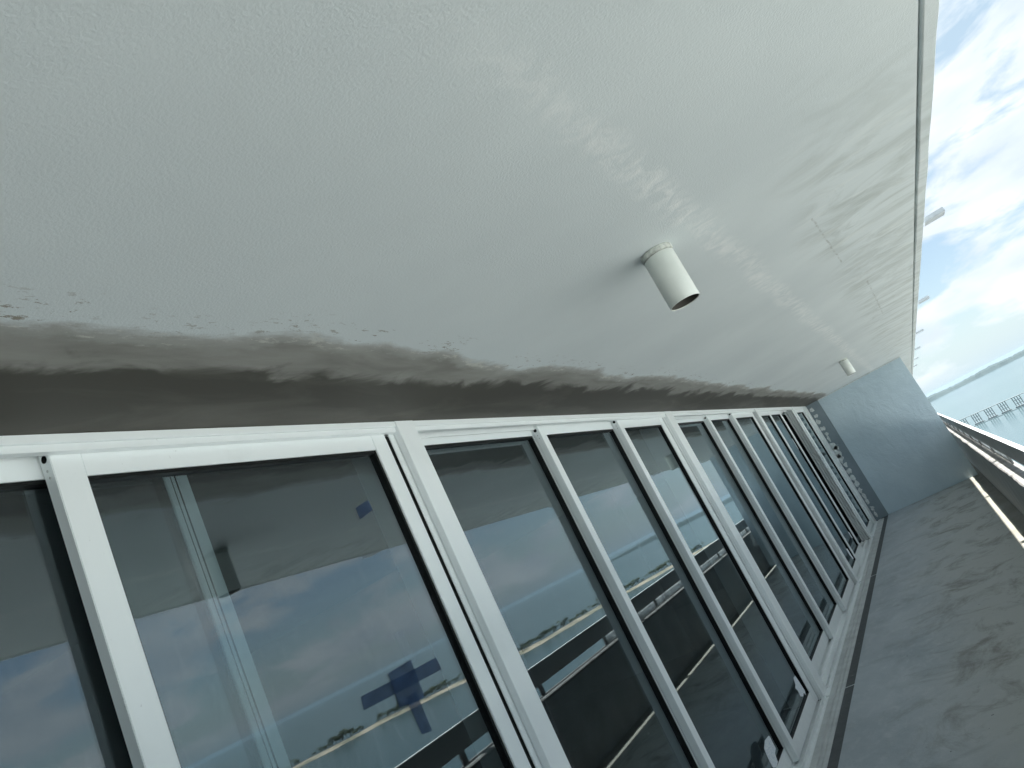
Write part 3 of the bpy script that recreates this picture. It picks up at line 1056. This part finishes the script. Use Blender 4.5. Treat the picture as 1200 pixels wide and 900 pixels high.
# trees on the spit
def crown_mesh(seed, palm=False):
    r = random.Random(seed)
    bm = bmesh.new()

    def leaf(c, s, nrm):
        q = nrm.to_track_quat('Z', 'Y')
        a = r.uniform(0, PI)
        vs = [bm.verts.new(c + q @ Vector((s * math.cos(a + t) * (1 if i % 2 else 0.55), s * math.sin(a + t) * (1 if i % 2 else 0.55), 0))) for i, t in enumerate((0, PI / 2, PI, 1.5 * PI))]
        bm.faces.new(vs)
    if palm:
        top = Vector((r.uniform(-.5, .5), 0, 7.2))
        for i in range(15):
            a = 2 * PI * i / 15 + r.uniform(-.2, .2)
            el = r.uniform(-0.1, 0.9)
            pts = []
            for s in range(5):
                t = s / 4
                pts.append(top + Vector((math.cos(a) * 3.2 * t, math.sin(a) * 3.2 * t, math.sin(el) * 2.4 * t - 2.6 * t * t)))
            for s in range(4):
                w0, w1 = 0.45 * (1 - s / 5), 0.45 * (1 - (s + 1) / 5)
                sd = Vector((-math.sin(a), math.cos(a), -0.35))
                v = [bm.verts.new(x) for x in (pts[s] - sd * w0, pts[s] + sd * w0, pts[s + 1] + sd * w1, pts[s + 1] - sd * w1)]
                bm.faces.new(v)
        hgt = 7.2
    else:
        lobes = [(Vector((r.uniform(-2.6, 2.6), r.uniform(-2.6, 2.6), r.uniform(3.0, 6.6))), r.uniform(1.2, 2.3)) for _ in range(8)]
        for c, rad in lobes:
            for _ in range(46):
                d = Vector((r.gauss(0, 1), r.gauss(0, 1), r.gauss(0, 0.8))).normalized()
                leaf(c + d * rad * r.uniform(0.45, 1.05), r.uniform(0.3, 0.62), (d + Vector((0, 0, 0.6))).normalized())
        hgt = 4.5
    me = bpy.data.meshes.new("crown")
    bm.to_mesh(me)
    bm.free()
    me.materials.append(M_LEAF[seed % 3])
    m = MB()
    m.tube((0, 0, -0.4), (0.1, 0, hgt * 0.6), 0.30, 0.2, 7)
    m.tube((0.1, 0, hgt * 0.6), (0.0 if not palm else r.uniform(-.4, .4), 0, hgt), 0.2, 0.12, 7)
    if not palm:
        m.tube((0.1, 0, hgt * 0.5), (1.5, 0.6, hgt), 0.14, 0.07, 6)
        m.tube((0.1, 0, hgt * 0.45), (-1.4, -0.5, hgt), 0.14, 0.07, 6)
    mt = bpy.data.meshes.new("trunk")
    bmesh.ops.recalc_face_normals(m.b, faces=m.b.faces)
    m.b.to_mesh(mt)
    m.b.free()
    mt.materials.append(M_BARK)
    return me, mt


kinds = [crown_mesh(s) for s in range(6)] + [crown_mesh(20, True), crown_mesh(21, True)]
az = 54.0
nt = 0
while az > 17:
    clump = noise.noise(Vector((az * 0.42, 55, 0)))
    if clump > -0.42:
        ki = rnd.choice([0, 1, 2, 3, 4, 5, 0, 2, 6, 7])
        me, mt = kinds[ki]
        palm = ki >= 6
        d = spit_d(az) + rnd.uniform(20, 46)
        P = polar(az, d) + Vector((0, 0, 0.8))
        nm = "palm_tree" if palm else "broadleaf_tree"
        t = bpy.data.objects.new(nm, None)
        COL.objects.link(t)
        t.location = P
        t.rotation_euler = (0, 0, rnd.uniform(0, 2 * PI))
        s = rnd.uniform(0.62, 1.25) * (0.9 + 0.5 * max(clump, -0.2))
        t.scale = (s * rnd.uniform(0.9, 1.3), s * rnd.uniform(0.9, 1.3), s)
        if palm:
            tag(t, "palm standing among the trees on the distant sand spit", "palm", "palms on the sand spit")
        else:
            tag(t, "bushy green tree on the distant sand spit", "tree", "broadleaf trees on the sand spit")
        for nm2, mesh in (("crown", me), ("trunk", mt)):
            o = bpy.data.objects.new(nm2, mesh)
            COL.objects.link(o)
            o.parent = t
        nt += 1
        az -= rnd.uniform(0.14, 0.32)
    else:
        az -= rnd.uniform(0.4, 0.9)

# pier on lattice bents
A, B = polar(2.69, 858), polar(5.47, 818)
dirp = (B - A).normalized()
nrmp = Vector((-dirp.y, dirp.x, 0))
pier = thing("pier", "long thin pier on lattice trestles standing in the sea", "pier", tuple(A))


def pbox(m, s0, s1, z0, z1, n0=-1.0, n1=1.0):
    pts = [A + dirp * s + nrmp * n for s, n in ((s0, n0), (s1, n0), (s1, n1), (s0, n1))]
    m.prism([(q.x, q.y, ZS + z0) for q in pts], (0, 0, z1 - z0))


m = MB()
pbox(m, -75, 75, 9.6, 10.05)
m.obj("deck", M_PIER, pier)
m = MB()
pbox(m, -20, 75, 0.0, 0.35, -14.4, -13.9)
tag(m.obj("floating_boom", M_PIER), "thin floating boom on the water in front of the pier", "boom")
sp = -75 + 4
for i in range(9):
    s = -2.2 + 17.2 * (i - 4)
    if s < -74 or s + 9 > 75:
        continue
    o = None
    m = MB()
    for q in range(4):
        pbox(m, s + q * 2.9, s + q * 2.9 + 0.32, 0.5, 9.6, -0.4, 0.4)
    t = m.obj("trestle", M_PIER, pier)
    for zz_ in (3.2, 6.4):
        m = MB()
        pbox(m, s, s + 9.1, zz_, zz_ + 0.38, -0.55, -0.402)
        m.obj("cross_beam", M_PIER, t)
    m = MB()
    pbox(m, s - 0.6, s + 9.8, -0.4, 0.8, -1.3, 1.3)
    m.obj("footing", M_PIER, t)

# ------------------------------------------------------------------ haze over the sea
k = NT("sea_haze")
k.t.nodes.remove(k.b)
vol = k.n('ShaderNodeVolumePrincipled')
vol.inputs['Color'].default_value = (0.50, 0.66, 0.78, 1)
vol.inputs['Density'].default_value = 0.000045
vol.inputs['Anisotropy'].default_value = 0.2
k.l(vol.outputs[0], k.out.inputs['Volume'])
hz = box("haze", k.m, None, -12600, 12600, -12600, 12600, ZS - 1.5, 4.0)
hz['kind'] = 'stuff'
